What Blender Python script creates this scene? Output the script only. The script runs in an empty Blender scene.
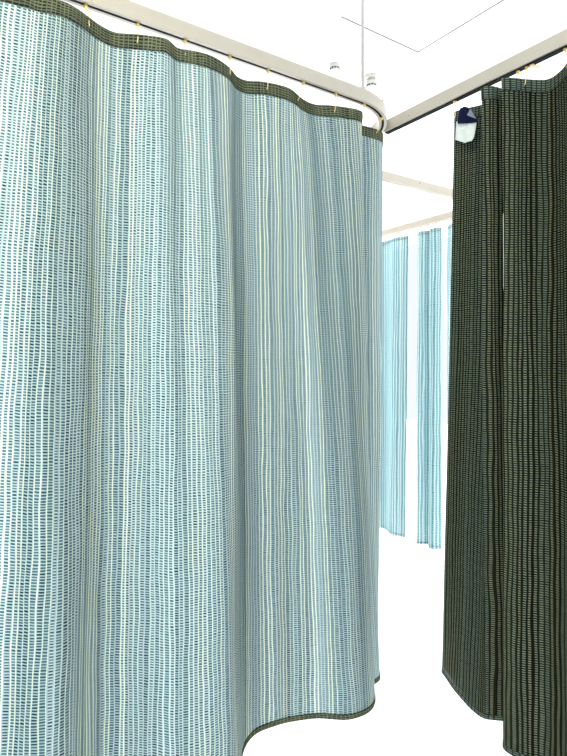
import bpy, bmesh, math, random
from mathutils import Vector
random.seed(4)
C = bpy.context.scene.collection

# ---------------------------------------------------------------- frame of the place
# X runs along the near curtain track, Y along the aisle track, metres, floor at z = 0
CAM = (-1.22, -1.347, 1.5)
F = 546.0
HZ = 360.0
CX = 283.5
FW = (.562, .827)
RT = (.827, -.562)
TZ = 2.35       # underside of the tracks
CT = 2.317      # top of the curtains
CB = 0.33       # hem of the curtains
CEIL = 3.2
XR = .249       # aisle track line
XF = 1.46       # far track line
YC = .526       # cross track line

def at(x, y, z):
    d = (z - CAM[2]) * F / (HZ - y)
    k = (x - CX) / F
    return (CAM[0] + d * (FW[0] + RT[0] * k), CAM[1] + d * (FW[1] + RT[1] * k))

def at_plane_x(x, y, px):
    k = (x - CX) / F
    d = (px - CAM[0]) / (FW[0] + RT[0] * k)
    return Vector((px, CAM[1] + d * (FW[1] + RT[1] * k), CAM[2] + (HZ - y) * d / F))

# ---------------------------------------------------------------- materials
def new_mat(name):
    m = bpy.data.materials.new(name); m.use_nodes = True
    nt = m.node_tree; nt.nodes.clear()
    return m, nt, nt.nodes.new('ShaderNodeOutputMaterial')

def plain(name, col, rough=.5, metal=0.0, spec=.5):
    m, nt, out = new_mat(name)
    b = nt.nodes.new('ShaderNodeBsdfPrincipled')
    n = nt.nodes.new('ShaderNodeTexNoise'); n.inputs['Scale'].default_value = 30
    tc = nt.nodes.new('ShaderNodeTexCoord')
    mx = nt.nodes.new('ShaderNodeMix'); mx.data_type = 'RGBA'
    mx.inputs[6].default_value = (*[c * .95 for c in col], 1)
    mx.inputs[7].default_value = (*[min(1, c * 1.03) for c in col], 1)
    nt.links.new(tc.outputs['Object'], n.inputs['Vector'])
    nt.links.new(n.outputs['Fac'], mx.inputs[0])
    nt.links.new(mx.outputs[2], b.inputs['Base Color'])
    b.inputs['Roughness'].default_value = rough
    b.inputs['Metallic'].default_value = metal
    b.inputs['Specular IOR Level'].default_value = spec
    nt.links.new(b.outputs[0], out.inputs[0])
    return m

class NB:
    """small helper around a node tree"""
    def __init__(s, nt): s.nt = nt
    def _in(s, sock, v):
        if isinstance(v, bpy.types.NodeSocket): s.nt.links.new(v, sock)
        else: sock.default_value = v
    def m(s, op, a, b=0.0, c=0.0):
        n = s.nt.nodes.new('ShaderNodeMath'); n.operation = op
        s._in(n.inputs[0], a); s._in(n.inputs[1], b); s._in(n.inputs[2], c)
        return n.outputs[0]
    def step(s, x, e0, e1):
        n = s.nt.nodes.new('ShaderNodeMapRange'); n.interpolation_type = 'SMOOTHSTEP'
        s._in(n.inputs[0], x); n.inputs[1].default_value = e0; n.inputs[2].default_value = e1
        return n.outputs[0]
    def mix(s, f, a, b):
        n = s.nt.nodes.new('ShaderNodeMix'); n.data_type = 'RGBA'
        s._in(n.inputs[0], f)
        for i, v in ((6, a), (7, b)):
            if isinstance(v, tuple): v = (*v, 1)
            s._in(n.inputs[i], v)
        return n.outputs[2]
    def vec(s, x, y=0.0, z=0.0):
        n = s.nt.nodes.new('ShaderNodeCombineXYZ')
        s._in(n.inputs[0], x); s._in(n.inputs[1], y); s._in(n.inputs[2], z)
        return n.outputs[0]
    def noise(s, v, scale=1.0, detail=1.0):
        n = s.nt.nodes.new('ShaderNodeTexNoise'); s._in(n.inputs['Vector'], v)
        n.inputs['Scale'].default_value = scale; n.inputs['Detail'].default_value = detail
        return n.outputs['Fac']
    def white(s, v):
        n = s.nt.nodes.new('ShaderNodeTexWhiteNoise'); n.noise_dimensions = '2D'
        s._in(n.inputs['Vector'], v)
        return n.outputs['Value']

def weave(name, pitch, row, cords, rungs, gaps, cord_w=.22, dash=.26, trans=.25, tone=.25,
          seed=0.0, grid=False, wob=1.2, gloss=0.0):
    """woven cloth in metres of UV: vertical cords, cross threads and the dark gaps between them"""
    m, nt, out = new_mat(name); B = NB(nt)
    uv = nt.nodes.new('ShaderNodeUVMap'); uv.uv_map = 'UVMap'
    sp = nt.nodes.new('ShaderNodeSeparateXYZ'); nt.links.new(uv.outputs[0], sp.inputs[0])
    u, v = sp.outputs[0], sp.outputs[1]
    w1 = B.noise(B.vec(B.m('MULTIPLY', u, 14.0), B.m('MULTIPLY', v, 2.2), seed), 1, 1)
    w2 = B.noise(B.vec(B.m('MULTIPLY', u, 30.0), B.m('MULTIPLY', v, 9.0), seed + 5), 1, 0)
    w3 = B.noise(B.vec(B.m('MULTIPLY', u, 22.0), 0.0, seed + 9), 1, 1)
    uu = B.m('ADD', u, B.m('MULTIPLY', B.m('SUBTRACT', w1, .5), .014))
    uu = B.m('ADD', uu, B.m('MULTIPLY', B.m('SUBTRACT', w2, .5), .006))
    uu = B.m('ADD', uu, B.m('MULTIPLY', B.m('SUBTRACT', w3, .5), pitch * .9))
    cu = B.m('DIVIDE', uu, pitch)
    col = B.m('FLOOR', cu); fu = B.m('FRACT', cu)
    r1 = B.white(B.vec(col, seed + .5)); r2 = B.white(B.vec(col, seed + 3.5)); r3 = B.white(B.vec(col, seed + 7.5))
    slant = B.m('MULTIPLY', B.m('SUBTRACT', fu, .5), .25)
    rv = B.m('ADD', B.m('DIVIDE', v, row), B.m('ADD', B.m('MULTIPLY', r1, .3), slant))
    if grid: rv = B.m('DIVIDE', v, row)
    rv = B.m('ADD', rv, B.m('MULTIPLY', B.noise(B.vec(B.m('MULTIPLY', u, 25.), B.m('MULTIPLY', v, 40.), seed), 1, 0), wob))
    fv = B.m('FRACT', rv); rowi = B.m('FLOOR', rv)
    du = B.m('ABSOLUTE', B.m('SUBTRACT', fu, .5)); dv = B.m('ABSOLUTE', B.m('SUBTRACT', fv, .5))
    half = B.m('SUBTRACT', .5, B.m('MULTIPLY', B.m('ADD', .62, B.m('MULTIPLY', r2, .85)), cord_w))
    cordness = B.step(B.m('SUBTRACT', du, half), -.06, .06)
    gapness = B.m('SUBTRACT', 1.0, B.step(dv, dash - .1, dash + .1))
    cell = B.white(B.vec(col, rowi))
    gapamt = B.m('MULTIPLY', gapness, B.m('ADD', .78, B.m('MULTIPLY', cell, .22)))
    cordc = B.mix(r1, cords[0], cords[1])
    cordc = B.mix(B.step(r3, .62, .7), cordc, cords[2])
    rungc = B.mix(r2, rungs[0], rungs[1])
    gapc = B.mix(B.step(r3, .2, .85), gaps[0], gaps[1])
    body = B.mix(gapamt, rungc, gapc)
    cc = B.mix(cordness, body, cordc)
    # broad stripes of denser and looser, lighter and darker yarn along the width
    t1 = B.noise(B.vec(B.m('MULTIPLY', u, 9.0), B.m('MULTIPLY', v, .25), seed + 2), 1, 2)
    t2 = B.noise(B.vec(B.m('MULTIPLY', u, 55.0), B.m('MULTIPLY', v, .8), seed + 4), 1, 1)
    tt = B.m('ADD', B.m('MULTIPLY', B.m('SUBTRACT', t1, .5), tone * 2.6), B.m('MULTIPLY', B.m('SUBTRACT', t2, .5), tone * 1.4))
    g = B.m('MAXIMUM', B.m('ADD', 1.0, tt), .2)
    sc = nt.nodes.new('ShaderNodeVectorMath'); sc.operation = 'SCALE'
    nt.links.new(cc, sc.inputs[0]); nt.links.new(g, sc.inputs['Scale'])
    col_out = sc.outputs[0]
    d = nt.nodes.new('ShaderNodeBsdfDiffuse'); nt.links.new(col_out, d.inputs['Color'])
    t = nt.nodes.new('ShaderNodeBsdfTranslucent'); nt.links.new(col_out, t.inputs['Color'])
    ms = nt.nodes.new('ShaderNodeMixShader'); ms.inputs[0].default_value = trans
    nt.links.new(d.outputs[0], ms.inputs[1]); nt.links.new(t.outputs[0], ms.inputs[2])
    if gloss:
        sh = nt.nodes.new('ShaderNodeBsdfSheen'); sh.inputs['Color'].default_value = (.9, .95, 1, 1); sh.inputs['Roughness'].default_value = .2
        m2 = nt.nodes.new('ShaderNodeMixShader'); m2.inputs[0].default_value = gloss
        nt.links.new(ms.outputs[0], m2.inputs[1]); nt.links.new(sh.outputs[0], m2.inputs[2]); ms = m2
    nt.links.new(ms.outputs[0], out.inputs[0])
    return m

TEAL = dict(cords=((.38, .50, .51), (.64, .72, .67), (.86, .88, .66)),
            rungs=((.39, .52, .54), (.62, .70, .71)),
            gaps=((.008, .034, .036), (.040, .105, .12)))
M_teal = weave('teal_weave', .0118, .0067, trans=.12, tone=.34, wob=.8, cord_w=.145, dash=.29, **TEAL)
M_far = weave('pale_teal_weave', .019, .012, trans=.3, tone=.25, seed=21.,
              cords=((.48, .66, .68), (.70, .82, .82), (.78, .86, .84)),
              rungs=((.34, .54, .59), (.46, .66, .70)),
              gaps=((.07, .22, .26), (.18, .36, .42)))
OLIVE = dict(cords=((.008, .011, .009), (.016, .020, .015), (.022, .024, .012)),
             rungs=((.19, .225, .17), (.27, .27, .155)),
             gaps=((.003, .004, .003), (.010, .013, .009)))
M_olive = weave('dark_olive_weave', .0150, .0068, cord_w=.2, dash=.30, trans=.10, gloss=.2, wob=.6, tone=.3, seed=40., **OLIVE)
M_hem = weave('olive_hem_weave', .0122, .0068, cord_w=.10, dash=.27, trans=.06, tone=.15, seed=60., grid=True,
              cords=((.13, .14, .09), (.18, .19, .12), (.20, .20, .12)),
              rungs=((.13, .14, .09), (.18, .185, .11)), gaps=((.008, .011, .009), (.02, .022, .017)))
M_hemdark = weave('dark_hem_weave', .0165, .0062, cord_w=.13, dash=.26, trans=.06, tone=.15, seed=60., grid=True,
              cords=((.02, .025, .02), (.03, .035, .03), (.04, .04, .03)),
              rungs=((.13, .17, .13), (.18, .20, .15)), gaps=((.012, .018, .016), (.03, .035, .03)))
M_track = plain('cream_enamel', (.53, .455, .375), .4)
M_slot = plain('black_glide_rail', (.006, .006, .006), .7, spec=.1)
M_brass = plain('brass', (.85, .56, .16), .35, .3)
M_gold = plain('pale_gold_wire', (.85, .62, .25), .5)
M_nylon = plain('cream_nylon', (.80, .72, .52), .5)
M_rod = plain('white_enamel_rod', (.50, .48, .44), .4)
M_white = plain('white_plastic', (.66, .63, .56), .5)
M_dark = plain('dark_vent', (.03, .03, .03), .8)
M_tag = plain('white_cotton', (.74, .75, .70), .9, spec=.1)
M_navy = plain('navy_cotton', (.008, .009, .035), .9, spec=.1)
M_grey = plain('grey_cotton', (.22, .24, .30), .9, spec=.1)
M_wall = plain('white_wall_paint', (.88, .88, .88), .8, spec=.2)
M_wallg = plain('grey_low_bounce_wall', (.42, .44, .45), .8, spec=.2)  # unseen walls set darker to cut bounced light on the curtains
M_ceil = plain('white_ceiling_paint', (.90, .90, .90), .8, spec=.2)
M_joint = plain('grey_pink_joint', (.22, .18, .17), .8, spec=.2)
M_pink = plain('dull_red_screw', (.45, .16, .12), .5)

def floor_mat():
    m, nt, out = new_mat('white_speckled_vinyl'); B = NB(nt)
    tc = nt.nodes.new('ShaderNodeTexCoord')
    vo = nt.nodes.new('ShaderNodeTexVoronoi'); vo.inputs['Scale'].default_value = 38
    nt.links.new(tc.outputs['Object'], vo.inputs['Vector'])
    sp = nt.nodes.new('ShaderNodeSeparateColor'); nt.links.new(vo.outputs['Color'], sp.inputs[0])
    keep = B.step(sp.outputs[0], .80, .95)
    dot = B.m('MULTIPLY', B.m('SUBTRACT', 1.0, B.step(vo.outputs['Distance'], .04, .13)), keep)
    tint = B.mix(sp.outputs[1], (.30, .24, .15), (.20, .20, .20))
    c = B.mix(B.m('MULTIPLY', dot, .8), (.87, .87, .86), tint)
    b = nt.nodes.new('ShaderNodeBsdfPrincipled'); nt.links.new(c, b.inputs['Base Color'])
    b.inputs['Roughness'].default_value = .45
    nt.links.new(b.outputs[0], out.inputs[0])
    return m

# ---------------------------------------------------------------- object helpers
def link(name, bm, mats, parent=None, smooth=False):
    me = bpy.data.meshes.new(name)
    if smooth:
        for f in bm.faces: f.smooth = True
    bm.normal_update(); bm.to_mesh(me); bm.free()
    for m in (mats if isinstance(mats, (list, tuple)) else [mats]): me.materials.append(m)
    o = bpy.data.objects.new(name, me); C.objects.link(o)
    if parent: o.parent = parent
    return o

def empty(name, loc, label, cat, group=None):
    o = bpy.data.objects.new(name, None); C.objects.link(o)
    o.location = loc; o.empty_display_size = .05
    o['label'] = label; o['category'] = cat
    if group: o['group'] = group
    return o

def box(bm, lo, hi):
    r = bmesh.ops.create_cube(bm, size=1)
    for v in r['verts']:
        v.co = Vector([lo[i] + (v.co[i] + .5) * (hi[i] - lo[i]) for i in range(3)])

def struct(name, lo, hi, m):
    bm = bmesh.new(); box(bm, lo, hi)
    o = link(name, bm, m); o['kind'] = 'structure'
    return o

def sweep(bm, path, prof, closed_prof=True, cap=True):
    """sweep a profile (side, up) along a list of 3D points, horizontal frames"""
    rings = []
    n = len(path)
    for i, p in enumerate(path):
        a = path[max(0, i - 1)]; b = path[min(n - 1, i + 1)]
        t = (Vector(b) - Vector(a)); t.z = 0; t.normalize()
        s = Vector((t.y, -t.x, 0))
        rings.append([bm.verts.new(Vector(p) + s * q[0] + Vector((0, 0, q[1]))) for q in prof])
    k = len(prof)
    for i in range(n - 1):
        for j in range(k):
            bm.faces.new((rings[i][j], rings[i][(j + 1) % k], rings[i + 1][(j + 1) % k], rings[i + 1][j]))
    if cap:
        bm.faces.new(rings[0][::-1]); bm.faces.new(rings[-1])

def tube(bm, pts, r, seg=8):
    rings = []
    pts = [Vector(p) for p in pts]; n = len(pts)
    for i, p in enumerate(pts):
        t = (pts[min(n - 1, i + 1)] - pts[max(0, i - 1)]).normalized()
        up = Vector((0, 1, 0)) if abs(t.y) < .9 else Vector((1, 0, 0))
        x = t.cross(up).normalized(); y = t.cross(x)
        rings.append([bm.verts.new(p + (x * math.cos(2 * math.pi * j / seg) + y * math.sin(2 * math.pi * j / seg)) * r) for j in range(seg)])
    for i in range(n - 1):
        for j in range(seg):
            bm.faces.new((rings[i][j], rings[i][(j + 1) % seg], rings[i + 1][(j + 1) % seg], rings[i + 1][j]))
    bm.faces.new(rings[0]); bm.faces.new(rings[-1][::-1])

def lathe(bm, prof, seg=32, c=(0, 0, 0)):
    rings = []
    for r, z in prof:
        if r < 1e-5: rings.append([bm.verts.new((c[0], c[1], c[2] + z))])
        else: rings.append([bm.verts.new((c[0] + r * math.cos(2 * math.pi * j / seg), c[1] + r * math.sin(2 * math.pi * j / seg), c[2] + z)) for j in range(seg)])
    for a, b in zip(rings, rings[1:]):
        for j in range(seg):
            q = [a[j % len(a)], a[(j + 1) % len(a)], b[(j + 1) % len(b)], b[j % len(b)]]
            u = []
            for x in q:
                if x not in u: u.append(x)
            if len(u) > 2: bm.faces.new(u)

def catmull(pts, sub):
    out = []
    n = len(pts)
    P = [Vector(p) for p in pts]
    for i in range(n - 1):
        p0 = P[i - 1] if i else P[0] * 2 - P[1]
        p1, p2 = P[i], P[i + 1]
        p3 = P[i + 2] if i + 2 < n else P[-1] * 2 - P[-2]
        for j in range(sub):
            t = j / sub
            out.append(.5 * ((2 * p1) + (p2 - p0) * t + (2 * p0 - 5 * p1 + 4 * p2 - p3) * t * t + (3 * p1 - p0 - 3 * p2 + p3) * t ** 3))
    out.append(P[-1])
    return out

# ---------------------------------------------------------------- curtains
class Cloth:
    def __init__(s, top, bot, sub=8, power=1.2, ripple=.004, top_z=CT, bot_z=CB, seed=0.):
        s.T = catmull(top, sub); s.B = catmull(bot, sub)
        s.n = len(s.T); s.p = power; s.r = ripple; s.tz = top_z; s.bz = bot_z; s.sd = seed
        s.u = [0.]
        for i in range(1, s.n):
            s.u.append(s.u[-1] + (s.T[i] - s.T[i - 1]).length * .5 + (s.B[i] - s.B[i - 1]).length * .5)
    def nrm(s, P, i):
        t = (P[min(s.n - 1, i + 1)] - P[max(0, i - 1)]).normalized()
        return Vector((t.y, -t.x))
    def pos(s, i, z, off=0.):
        w = min(1, max(0, (s.tz - z) / (s.tz - s.bz))) ** (s.p(s.T[i]) if callable(s.p) else s.p)
        p = s.T[i].lerp(s.B[i], w)
        n = (s.nrm(s.T, i) * (1 - w) + s.nrm(s.B, i) * w).normalized()
        q = s.u[i]; d = (s.tz - z)
        rp = s.r * min(1, d / .15) * (math.sin(q * 31 + 1.7 * math.sin(d * 3.1 + s.sd) + s.sd) + .6 * math.sin(q * 53 + 2.3 * math.sin(d * 2.1 + 1)) + .4 * math.sin(d * 9 + q * 12))
        p = p + n * (off + rp)
        return Vector((p.x, p.y, z))
    def sheet(s, name, z0, z1, rows, mats, parent, off=0., thick=.0016):
        bm = bmesh.new(); uvl = bm.loops.layers.uv.new('UVMap')
        g = [[bm.verts.new(s.pos(i, z0 + (z1 - z0) * j / rows, off)) for j in range(rows + 1)] for i in range(s.n)]
        for i in range(s.n - 1):
            for j in range(rows):
                # outward normal on the side the offset points to
                f = bm.faces.new((g[i][j], g[i + 1][j], g[i + 1][j + 1], g[i][j + 1]))
                for l, (a, b) in zip(f.loops, ((i, j), (i + 1, j), (i + 1, j + 1), (i, j + 1))):
                    l[uvl].uv = (s.u[a], z0 + (z1 - z0) * b / rows)
        o = link(name, bm, mats, parent, smooth=True)
        md = o.modifiers.new('thickness', 'SOLIDIFY'); md.thickness = thick; md.offset = 0
        if len(mats) > 1: md.material_offset = 1
        return o
    def near(s, x=None, y=None):
        """surface point at the top whose x (or y) is closest"""
        best = min(range(s.n), key=lambda i: abs((s.T[i].x - x) if x is not None else 0) + abs((s.T[i].y - y) if y is not None else 0))
        return best

def make_curtain(name, label, group, cl, face, hem, back, rows=40, top_h=.036, bot_h=.017, loc=None):
    r = empty(name, loc or (cl.T[cl.n // 2].x, cl.T[cl.n // 2].y, CB), label, 'curtain', group)
    obs = [cl.sheet('cloth', cl.bz + .004, cl.tz - .004, rows, [face, back], r),
           cl.sheet('top_hem', cl.tz - top_h, cl.tz, 3, [hem], r, thick=.0048),
           cl.sheet('bottom_hem', cl.bz, cl.bz + bot_h, 2, [hem], r, thick=.0048)]
    for o in obs: o.location = -r.location
    return r

# near pale teal curtain: from beyond the left of the photo, along the track and round its bend
tp = [at(*q, CT) for q in ((14, -12), (42, -3), (62, 1.5), (76, 8.5), (89, 18), (102, 27), (116, 33), (140, 35), (162, 38), (170, 42), (178, 48.5), (197, 52),
                           (213, 57), (228, 67), (237, 77), (248, 81), (264, 82), (288, 88), (302, 99), (314, 104.5), (330, 105.5), (346, 107.5), (358, 110))]
left_top = [(-2.6, .0), (-2.4, .035), (-2.2, -.03), (-2.0, .03), (-1.8, -.03), (-1.6, .03), (-1.42, -.03), (-1.25, .02)] + tp + \
           [(.012, .004), (.010, .045), (.05, .072), (.10, .070), (.150, .070), (.190, .088), (.222, .135), (.245, .20), (.262, .27), (.235, .34), (.262, .42), (.235, .50)]
bt = [at(*q, CB) for q in ((241, 756), (255, 735), (272, 726), (300, 720), (330, 719), (352, 718), (366, 714), (373.5, 706), (373.5, 697))]
nT, nhead = len(left_top), 9
ntp = len(tp)
# bottom edge: same number of control points, the folds carried down and deepened
lb = [(-2.55, .0), (-2.36, .06), (-2.15, -.03), (-1.95, .05), (-1.76, -.03), (-1.6, .04), (-1.43, -.03), (-1.27, .01),
      (-1.15, .03), (-1.07, .0), (-1.01, -.035), (-.95, -.045), (-.905, -.02), (-.865, .04), (-.82, .072), (-.765, .05), (-.71, .0), (-.675, -.03), (-.64, -.045),
      (-.57, -.06), (-.505, -.05), (-.465, -.015)] + bt[:9]
rest = nT - len(lb)
tail = [(.055, .085), (.10, .085), (.15, .095), (.195, .11), (.222, .145), (.238, .20), (.25, .27), (.235, .34), (.262, .42), (.245, .47), (.235, .53)]
lb = lb + tail[:rest] if rest <= len(tail) else lb + tail + [(.24, .5 + .03 * i) for i in range(rest - len(tail))]
cl_left = Cloth(left_top, lb, sub=8, power=lambda p: .8 + 1.9 * min(1, max(0, (p.x + p.y - .02) / .12)), ripple=.0032)
make_curtain('privacy_curtain', 'large pale teal woven curtain with an olive top hem filling the left side', None,
             cl_left, M_teal, M_hem, M_olive, rows=60)

# dark olive curtain on the right, gathered in folds
rt = [(.256, -.176), (.268, -.215), (.288, -.255), (.296, -.295), (.245, -.318), (.193, -.326), (.205, -.343), (.222, -.352), (.310, -.366), (.312, -.378),
      (.245, -.388), (.194, -.394), (.222, -.413), (.256, -.428), (.309, -.462), (.300, -.505), (.266, -.548), (.20, -.60), (.23, -.66), (.31, -.70), (.27, -.76), (.19, -.80), (.24, -.86), (.31, -.93), (.21, -1.03), (.30, -1.13), (.20, -1.24), (.29, -1.35), (.21, -1.46), (.30, -1.58), (.22, -1.7)]
rb = [(.418, .012), (.375, -.075), (.340, -.160), (.325, -.215), (.322, -.236), (.325, -.246), (.343, -.262), (.372, -.285), (.395, -.300), (.375, -.335),
      (.315, -.350), (.264, -.352), (.250, -.385), (.262, -.43), (.300, -.48), (.295, -.53), (.262, -.575), (.20, -.62), (.23, -.68), (.31, -.72), (.27, -.78), (.19, -.82), (.24, -.88), (.32, -.95), (.20, -1.05), (.31, -1.15), (.19, -1.26), (.30, -1.37), (.20, -1.48), (.31, -1.6), (.22, -1.72)]
cl_right = Cloth(rt, rb, sub=8, power=1.25, ripple=.0018, seed=2.)
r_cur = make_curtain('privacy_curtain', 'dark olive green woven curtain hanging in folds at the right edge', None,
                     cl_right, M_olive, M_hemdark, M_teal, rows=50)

# white and navy cloth tag at its top corner (parts of that curtain)
def patch(name, corners, m, x, thick=.002):
    bm = bmesh.new()
    q = [at_plane_x(a, b, x + dx) for a, b, dx in corners]
    bm.faces.new([bm.verts.new(p - r_cur.location) for p in q])
    bmesh.ops.triangulate(bm, faces=bm.faces)
    bmesh.ops.subdivide_edges(bm, edges=bm.edges, cuts=2, use_grid_fill=True)
    for v in bm.verts:
        v.co.x += .003 * math.sin((v.co.y) * 160) 
    o = link(name, bm, m, r_cur)
    md = o.modifiers.new('t', 'SOLIDIFY'); md.thickness = thick
    return o
o = patch('white_tag', [(457.2, 122, 0), (477, 122, 0), (473.5, 137, 0), (471.5, 141, 0), (465, 143, 0), (456, 140, 0)], M_tag, .244)
o['label'] = 'white cotton tag hanging at the corner'
o = patch('navy_tag', [(460, 108.5, .004), (464, 106.5, .004), (468.5, 107.5, .004), (471, 111, .004), (478, 118.5, .006), (478, 122.5, .004), (458, 124, 0), (458.5, 118, 0)], M_navy, .236)
o['label'] = 'navy folded cotton tag'
o = patch('grey_fold', [(467.5, 115.5, 0), (470, 109, 0), (477, 119, 0)], M_grey, .2325)
o['label'] = 'grey underside of the folded tag'

# far curtains in bright light beyond
def far_curtain(y0, y1, label, seed):
    n = 7
    top, bot = [], []
    for i in range(n):
        t = i / (n - 1)
        y = y0 + (y1 - y0) * t
        top.append((XF + .018 * math.sin(i * 2.2 + seed), y))
        bot.append((XF + .030 * math.sin(i * 2.0 + seed + .5) , y0 + (y1 - y0) * t * .97 + .005))
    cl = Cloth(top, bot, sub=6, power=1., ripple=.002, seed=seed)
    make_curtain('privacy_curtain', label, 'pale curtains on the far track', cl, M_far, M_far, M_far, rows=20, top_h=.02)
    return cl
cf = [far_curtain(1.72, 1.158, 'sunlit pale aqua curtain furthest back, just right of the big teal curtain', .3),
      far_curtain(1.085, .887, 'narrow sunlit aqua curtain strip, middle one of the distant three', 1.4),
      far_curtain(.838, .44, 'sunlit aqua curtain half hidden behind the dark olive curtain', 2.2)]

# ---------------------------------------------------------------- tracks
PROF = [(-.014, 0), (-.014, .040), (-.011, .043), (.011, .043), (.014, .040), (.014, 0), (.0042, 0), (.0042, .003), (-.0042, .003), (-.0042, 0)]
SLOT = [(-.004, -.0005), (-.004, .0035), (.004, .0035), (.004, -.0005)]
PROF_S = [(-.014, 0), (-.014, .040), (-.011, .043), (.011, .043), (.014, .040), (.014, 0)]
PROF_W = [(-.015, 0), (-.015, .040), (-.012, .043), (.012, .043), (.015, .040), (.015, 0), (.009, 0), (.009, .003), (-.009, .003), (-.009, 0)]
SLOT_W = [(-.0088, -.003), (-.0088, .0035), (.0088, .0035), (.0088, -.003)]

def track(path, label, wide=False, screws=(), slot=True):
    c = path[len(path) // 2]
    r = empty('curtain_track', (c[0], c[1], TZ), label, 'curtain rail')
    pp = [(p[0] - c[0], p[1] - c[1], 0) for p in path]
    bm = bmesh.new(); sweep(bm, pp, PROF_W if wide else (PROF if slot else PROF_S))
    bmesh.ops.recalc_face_normals(bm, faces=bm.faces); link('rail', bm, M_track, r)
    if slot:
        bm = bmesh.new(); sweep(bm, pp, SLOT_W if wide else SLOT)
        bmesh.ops.recalc_face_normals(bm, faces=bm.faces)
        o = link('glide_slot', bm, M_slot, r); o['label'] = 'black slot along the underside'
    for s in screws:
        bm = bmesh.new(); bmesh.ops.create_uvsphere(bm, u_segments=10, v_segments=6, radius=.0028)
        o = link('screw', bm, M_pink, r); o.location = (s[0] - c[0], s[1] - c[1], s[2] - TZ)
    return r
R = XR
bend = [(XR * math.sin(t), XR - XR * math.cos(t), 0) for t in [math.pi / 2 * i / 20 for i in range(21)]]
track([(-2.7, 0, 0), (-1.5, 0, 0), (-.5, 0, 0)] + bend + [(XR, .36, 0), (XR, YC + .014, 0)],
      'cream track curving round the corner above the big teal curtain', screws=[(.1, -.004 + .001, TZ + .03)])
track([(XR, .128, 0), (XR, -.2, 0), (XR, -1.2, 0), (XR, -2.2, 0)],
      'straight cream track running overhead to the top right, holding the dark curtain', wide=True, screws=[at_plane_x(409, 115.5, XR - .0145)])
track([(XR + .016, YC, 0), (.8, YC, 0), (XF - .016, YC, 0)], 'pale overhead crossing track seen through the gap, without hooks', slot=False,
      screws=[(at_plane_x(420, 186, 0)[0] + .86, YC - .0145, TZ + .026)])
track([(XF, -1.0, 0), (XF, .8, 0), (XF, 2.4, 0)], 'thin distant track above the sunlit aqua curtains')

# suspension rod
rod = empty('suspension_rod', (.012, .0, TZ + .043), 'thin white vertical rod hanging the curved track from the ceiling', 'rod')
bm = bmesh.new(); tube(bm, [(0, 0, 0), (0, 0, CEIL - TZ - .043)], .0052, 14); link('rod', bm, M_rod, rod, smooth=True)
bm = bmesh.new(); lathe(bm, [(0, 0), (.011, 0), (.011, .006), (.007, .010), (.0052, .016)], 20); link('socket', bm, M_rod, rod)
bm = bmesh.new(); z = CEIL - TZ - .043
lathe(bm, [(.0052, z - .012), (.02, z - .010), (.022, z), (0, z)], 24); link('ceiling_flange', bm, M_rod, rod)

# ---------------------------------------------------------------- hooks
def make_hook():
    r = empty('curtain_hook', (0, 0, 0), 'x', 'hook')
    bm = bmesh.new()
    lathe(bm, [(0, .004), (.0045, .004), (.0052, 0), (.0052, -.003), (.0030, -.006), (.0022, -.010), (0, -.010)], 14)
    g = link('glider', bm, M_brass, r)
    bm = bmesh.new()
    pts = [(0, 0, -.008), (.0030, 0, -.012), (.0034, 0, -.020), (.0010, 0, -.030), (0, -.0015, -.044), (0, .002, -.052), (0, .0045, -.047)]
    tube(bm, pts, .0014, 6)
    w = link('wire', bm, M_gold, r)
    return r
proto = make_hook()
used = [False]
def hook(x, y, tgt, label, group, scale=1.0):
    """a copy of the hook, leaning towards the hem point tgt"""
    if not used[0]: r = proto; used[0] = True
    else:
        r = proto.copy(); C.objects.link(r)
        for ch in proto.children:
            c = ch.copy(); C.objects.link(c); c.parent = r
    r.location = (x, y, TZ - .003)
    d = Vector((tgt[0] - x, tgt[1] - y, -.050))
    q = Vector((0, 0, -1)).rotation_difference(d.normalized())
    r.rotation_mode = 'QUATERNION'; r.rotation_quaternion = q
    r['label'] = label; r['group'] = group
    return r
gl = 'hooks of the big teal curtain'
ll = 'small brass hook holding the olive hem of the big teal curtain'
for k in range(-13, 9):
    s = .022 + .128 * (k - 6) + random.uniform(-.004, .004)
    if s < 0: x, y = s, 0.
    elif s < XR * math.pi / 2: t = s / XR; x, y = XR * math.sin(t), XR - XR * math.cos(t)
    else: x, y = XR, XR + s - XR * math.pi / 2
    if s < -1.35: continue
    i = min(range(cl_left.n), key=lambda j: (cl_left.T[j] - Vector((x, y))).length)
    p = cl_left.T[i]
    hook(x, y, (p.x, p.y - .004 if s < .1 else p.y), ll, gl)
gr = 'hooks of the dark olive curtain'
for y, lab in ((-.184, 'brass hook above the white and navy tag of the dark curtain'), (-.29, None), (-.409, None), (-.437, None), (-.549, None), (-.66, None)):
    i = min(range(cl_right.n), key=lambda j: (cl_right.T[j] - Vector((XR, y))).length)
    p = cl_right.T[i]
    hook(XR, y, (p.x - .004, p.y), lab or 'brass hook holding the dark olive curtain above its folds', None if lab else gr)
for cl in cf:
    for f in (.12, .5, .88):
        p = cl.T[int(f * (cl.n - 1))]
        hook(XF, p.y, (p.x - .003, p.y), 'tiny brass hook on the distant track above the aqua curtains', 'hooks on the far track')
for o in bpy.data.objects:
    if o.name.startswith('curtain_hook') and o.get('group') is None and 'group' in o: del o['group']

# cream plastic end stop lying askew in the right track
xx = at_plane_x(532, 71, XR)
r = empty('track_stopper', (XR, xx.y, TZ - .005), 'cream twisted plastic stopper poking below the right track near two hooks', 'track stopper')
bm = bmesh.new()
box(bm, (-.004, -.006, -.002), (.004, .006, .006)); link('clip', bm, M_brass, r)
bm = bmesh.new(); box(bm, (-.0015, -.016, -.004), (.0015, .012, .004)); bmesh.ops.bevel(bm, geom=bm.edges[:], offset=.001, segments=2)
w = link('wing', bm, M_nylon, r); w.location = (0, -.008, -.007); w.rotation_euler = (.35, 0, .3)

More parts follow.
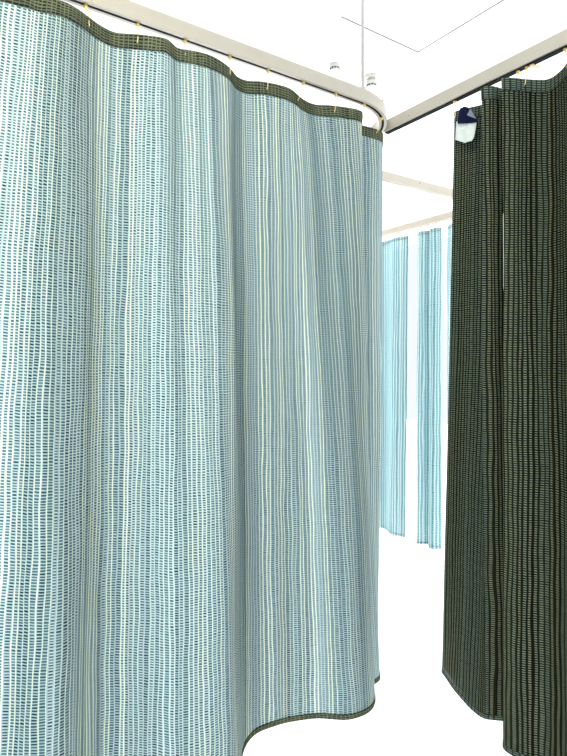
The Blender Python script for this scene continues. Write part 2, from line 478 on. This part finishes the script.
# ---------------------------------------------------------------- ceiling fittings
def detector(px, py, rad, label, extra=False):
    x, y = at(px, py, CEIL)
    r = empty('smoke_detector', (x, y, CEIL), label, 'smoke detector')
    d0 = 0.0
    if extra:
        bm = bmesh.new(); lathe(bm, [(0, 0), (rad * 1.35, 0), (rad * 1.35, -.006), (rad * 1.2, -.014), (0, -.014)], 40)
        link('mounting_plate', bm, M_white, r)
        bm = bmesh.new(); lathe(bm, [(0, -.0135), (.0045, -.0135), (.0045, -.017), (0, -.018)], 12, (FW[0] * -.02 + RT[0] * .012, FW[1] * -.02 + RT[1] * .012, 0))
        link('screw', bm, M_dark, r)
        d0 = -.014
        bm = bmesh.new(); lathe(bm, [(rad * .7, d0), (rad * .7, d0 - .018)], 32); link('neck', bm, M_white, r)
        d0 = -.030
    bm = bmesh.new(); lathe(bm, [(0, d0), (rad, d0), (rad, d0 - .010), (rad * .93, d0 - .016), (0, d0 - .016)], 40)
    link('base', bm, M_white, r)
    bm = bmesh.new(); lathe(bm, [(rad * .72, d0 - .014), (rad * .72, d0 - .028), (rad * .55, d0 - .033), (0, d0 - .034)], 40)
    link('sensor_dome', bm, M_white, r, smooth=True)
    ca = math.atan2(-FW[1], -FW[0])
    for k in range(10):
        a = ca + (k - .5 * 0) * 2 * math.pi / 10
        bm = bmesh.new(); box(bm, (-.0015, -rad * .12, -.0035), (.0025, rad * .12, .0035))
        o = link('vent_slot', bm, M_dark, r)
        o.location = (math.cos(a) * rad * .72, math.sin(a) * rad * .72, d0 - .022); o.rotation_euler = (0, 0, a)
detector(334.8, 65.5, .036, 'round white smoke detector on the ceiling, left of the hanging rod')
detector(371.5, 77.5, .038, 'round white smoke detector with a wider mounting plate, right of the hanging rod', True)

# ---------------------------------------------------------------- room
o = struct('floor', (-4.5, -4.5, -.05), (3.4, 4.2, 0), floor_mat())
struct('ceiling', (-4.5, -4.5, CEIL), (3.4, 4.2, CEIL + .05), M_ceil)
bm = bmesh.new()
box(bm, (-4.5, 4.0, 0), (.3, 4.2, CEIL)); box(bm, (2.3, 4.0, 0), (3.4, 4.2, CEIL)); box(bm, (.3, 4.0, 0), (2.3, 4.2, .5)); box(bm, (.3, 4.0, 2.8), (2.3, 4.2, CEIL))  # opening added in this wall to let the rim light in
o = link('wall_back', bm, M_wall); o['kind'] = 'structure'
bm = bmesh.new()
for z in (.5, 2.76): box(bm, (.3, 4.08, z), (2.3, 4.12, z + .04))
for x in (.3, 2.26): box(bm, (x, 4.08, .54), (x + .04, 4.12, 2.76))
o = link('added_opening_frame', bm, M_white); o['kind'] = 'structure'  # made-up window frame around the opening added for the rim light
struct('wall_left', (-4.7, -4.7, 0), (-4.5, 4.2, CEIL), M_wallg)
struct('wall_front', (-4.5, -4.7, 0), (3.4, -4.5, CEIL), M_wallg)
bm = bmesh.new()
box(bm, (3.2, -4.5, 0), (3.4, 4.0, .8)); box(bm, (3.2, -4.5, 2.8), (3.4, 4.0, CEIL)); box(bm, (3.2, -4.5, .8), (3.4, -2.6, 2.8)); box(bm, (3.2, 3.8, .8), (3.4, 4.0, 2.8))
o = link('wall_right', bm, M_wall); o['kind'] = 'structure'
bm = bmesh.new()
for z in (.8, 2.76): box(bm, (3.28, -2.6, z), (3.32, 3.8, z + .04))
for y in (-2.6, -.6, 1.4, 3.76): box(bm, (3.28, y, .84), (3.32, y + .04, 2.76))
o = link('window_1', bm, M_white); o['kind'] = 'structure'
c0 = at(418, 52, CEIL); c1 = at(342, 16, CEIL); c2 = at(520, -8, CEIL)
struct('trim_1', (c1[0], c0[1] - .004, CEIL - .002), (c0[0], c0[1] + .004, CEIL), M_joint)
struct('trim_2', (c0[0] - .004, c2[1], CEIL - .002), (c0[0] + .004, c0[1], CEIL), M_joint)

# ---------------------------------------------------------------- light
def area(name, loc, look, sx, sy, power, col, spread=180):
    l = bpy.data.lights.new(name, 'AREA'); l.shape = 'RECTANGLE'; l.size = sx; l.size_y = sy
    l.energy = power; l.color = col; l.spread = math.radians(spread)
    o = bpy.data.objects.new(name, l); C.objects.link(o); o.location = loc
    d = Vector(look) - Vector(loc); o.rotation_euler = d.to_track_quat('-Z', 'Y').to_euler()
    return o
area('daylight_side_windows', (3.75, .6, 1.85), (0, .6, 1.85), 7.4, 2.6, 330, (.93, .98, 1))
area('added_back_rim_light', (1.3, 4.5, 1.65), (1.3, 0, 1.65), 2.6, 2.8, 260, (.93, .97, 1))  # unseen source added to rim the dark folds and whiten floor and walls
area('added_cool_fill', (-3.1, -3.2, .95), (-.6, 0, .8), 2.2, 1.2, 84, (.52, .73, 1))  # unseen cool fill added for the teal curtain, no window behind it
area('added_warm_fill', (-1.9, -1.3, 3.15), (-1.9, -1.3, 0), 1.4, .6, 62, (1, .96, .66))  # unseen warm fill added to tint the top of the teal curtain
area('added_back_fill', (1.6, 2.2, 3.15), (1.6, 2.2, 0), 1.2, 1.2, 50, (1, .96, .9))  # unseen lamp added to brighten the far end and its curtains
w = bpy.data.worlds.new('world'); bpy.context.scene.world = w; w.use_nodes = True
bg = w.node_tree.nodes['Background']; bg.inputs[0].default_value = (.93, .97, 1, 1); bg.inputs[1].default_value = 1.0

# ---------------------------------------------------------------- camera
cd = bpy.data.cameras.new('camera'); cam = bpy.data.objects.new('camera', cd); C.objects.link(cam)
cam.location = CAM
cd.sensor_fit = 'VERTICAL'; cd.sensor_height = 36; cd.lens = 36 * F / 756
cd.shift_y = -(378 - HZ) / 756
cam.rotation_euler = (math.radians(90), 0, math.atan2(-FW[0], FW[1]))
cd.clip_start = .02
sc = bpy.context.scene; sc.camera = cam
sc.view_settings.view_transform = 'Standard'; sc.view_settings.look = 'None'
sc.view_settings.exposure = 0; sc.view_settings.gamma = 1; sc.view_settings.use_curve_mapping = False
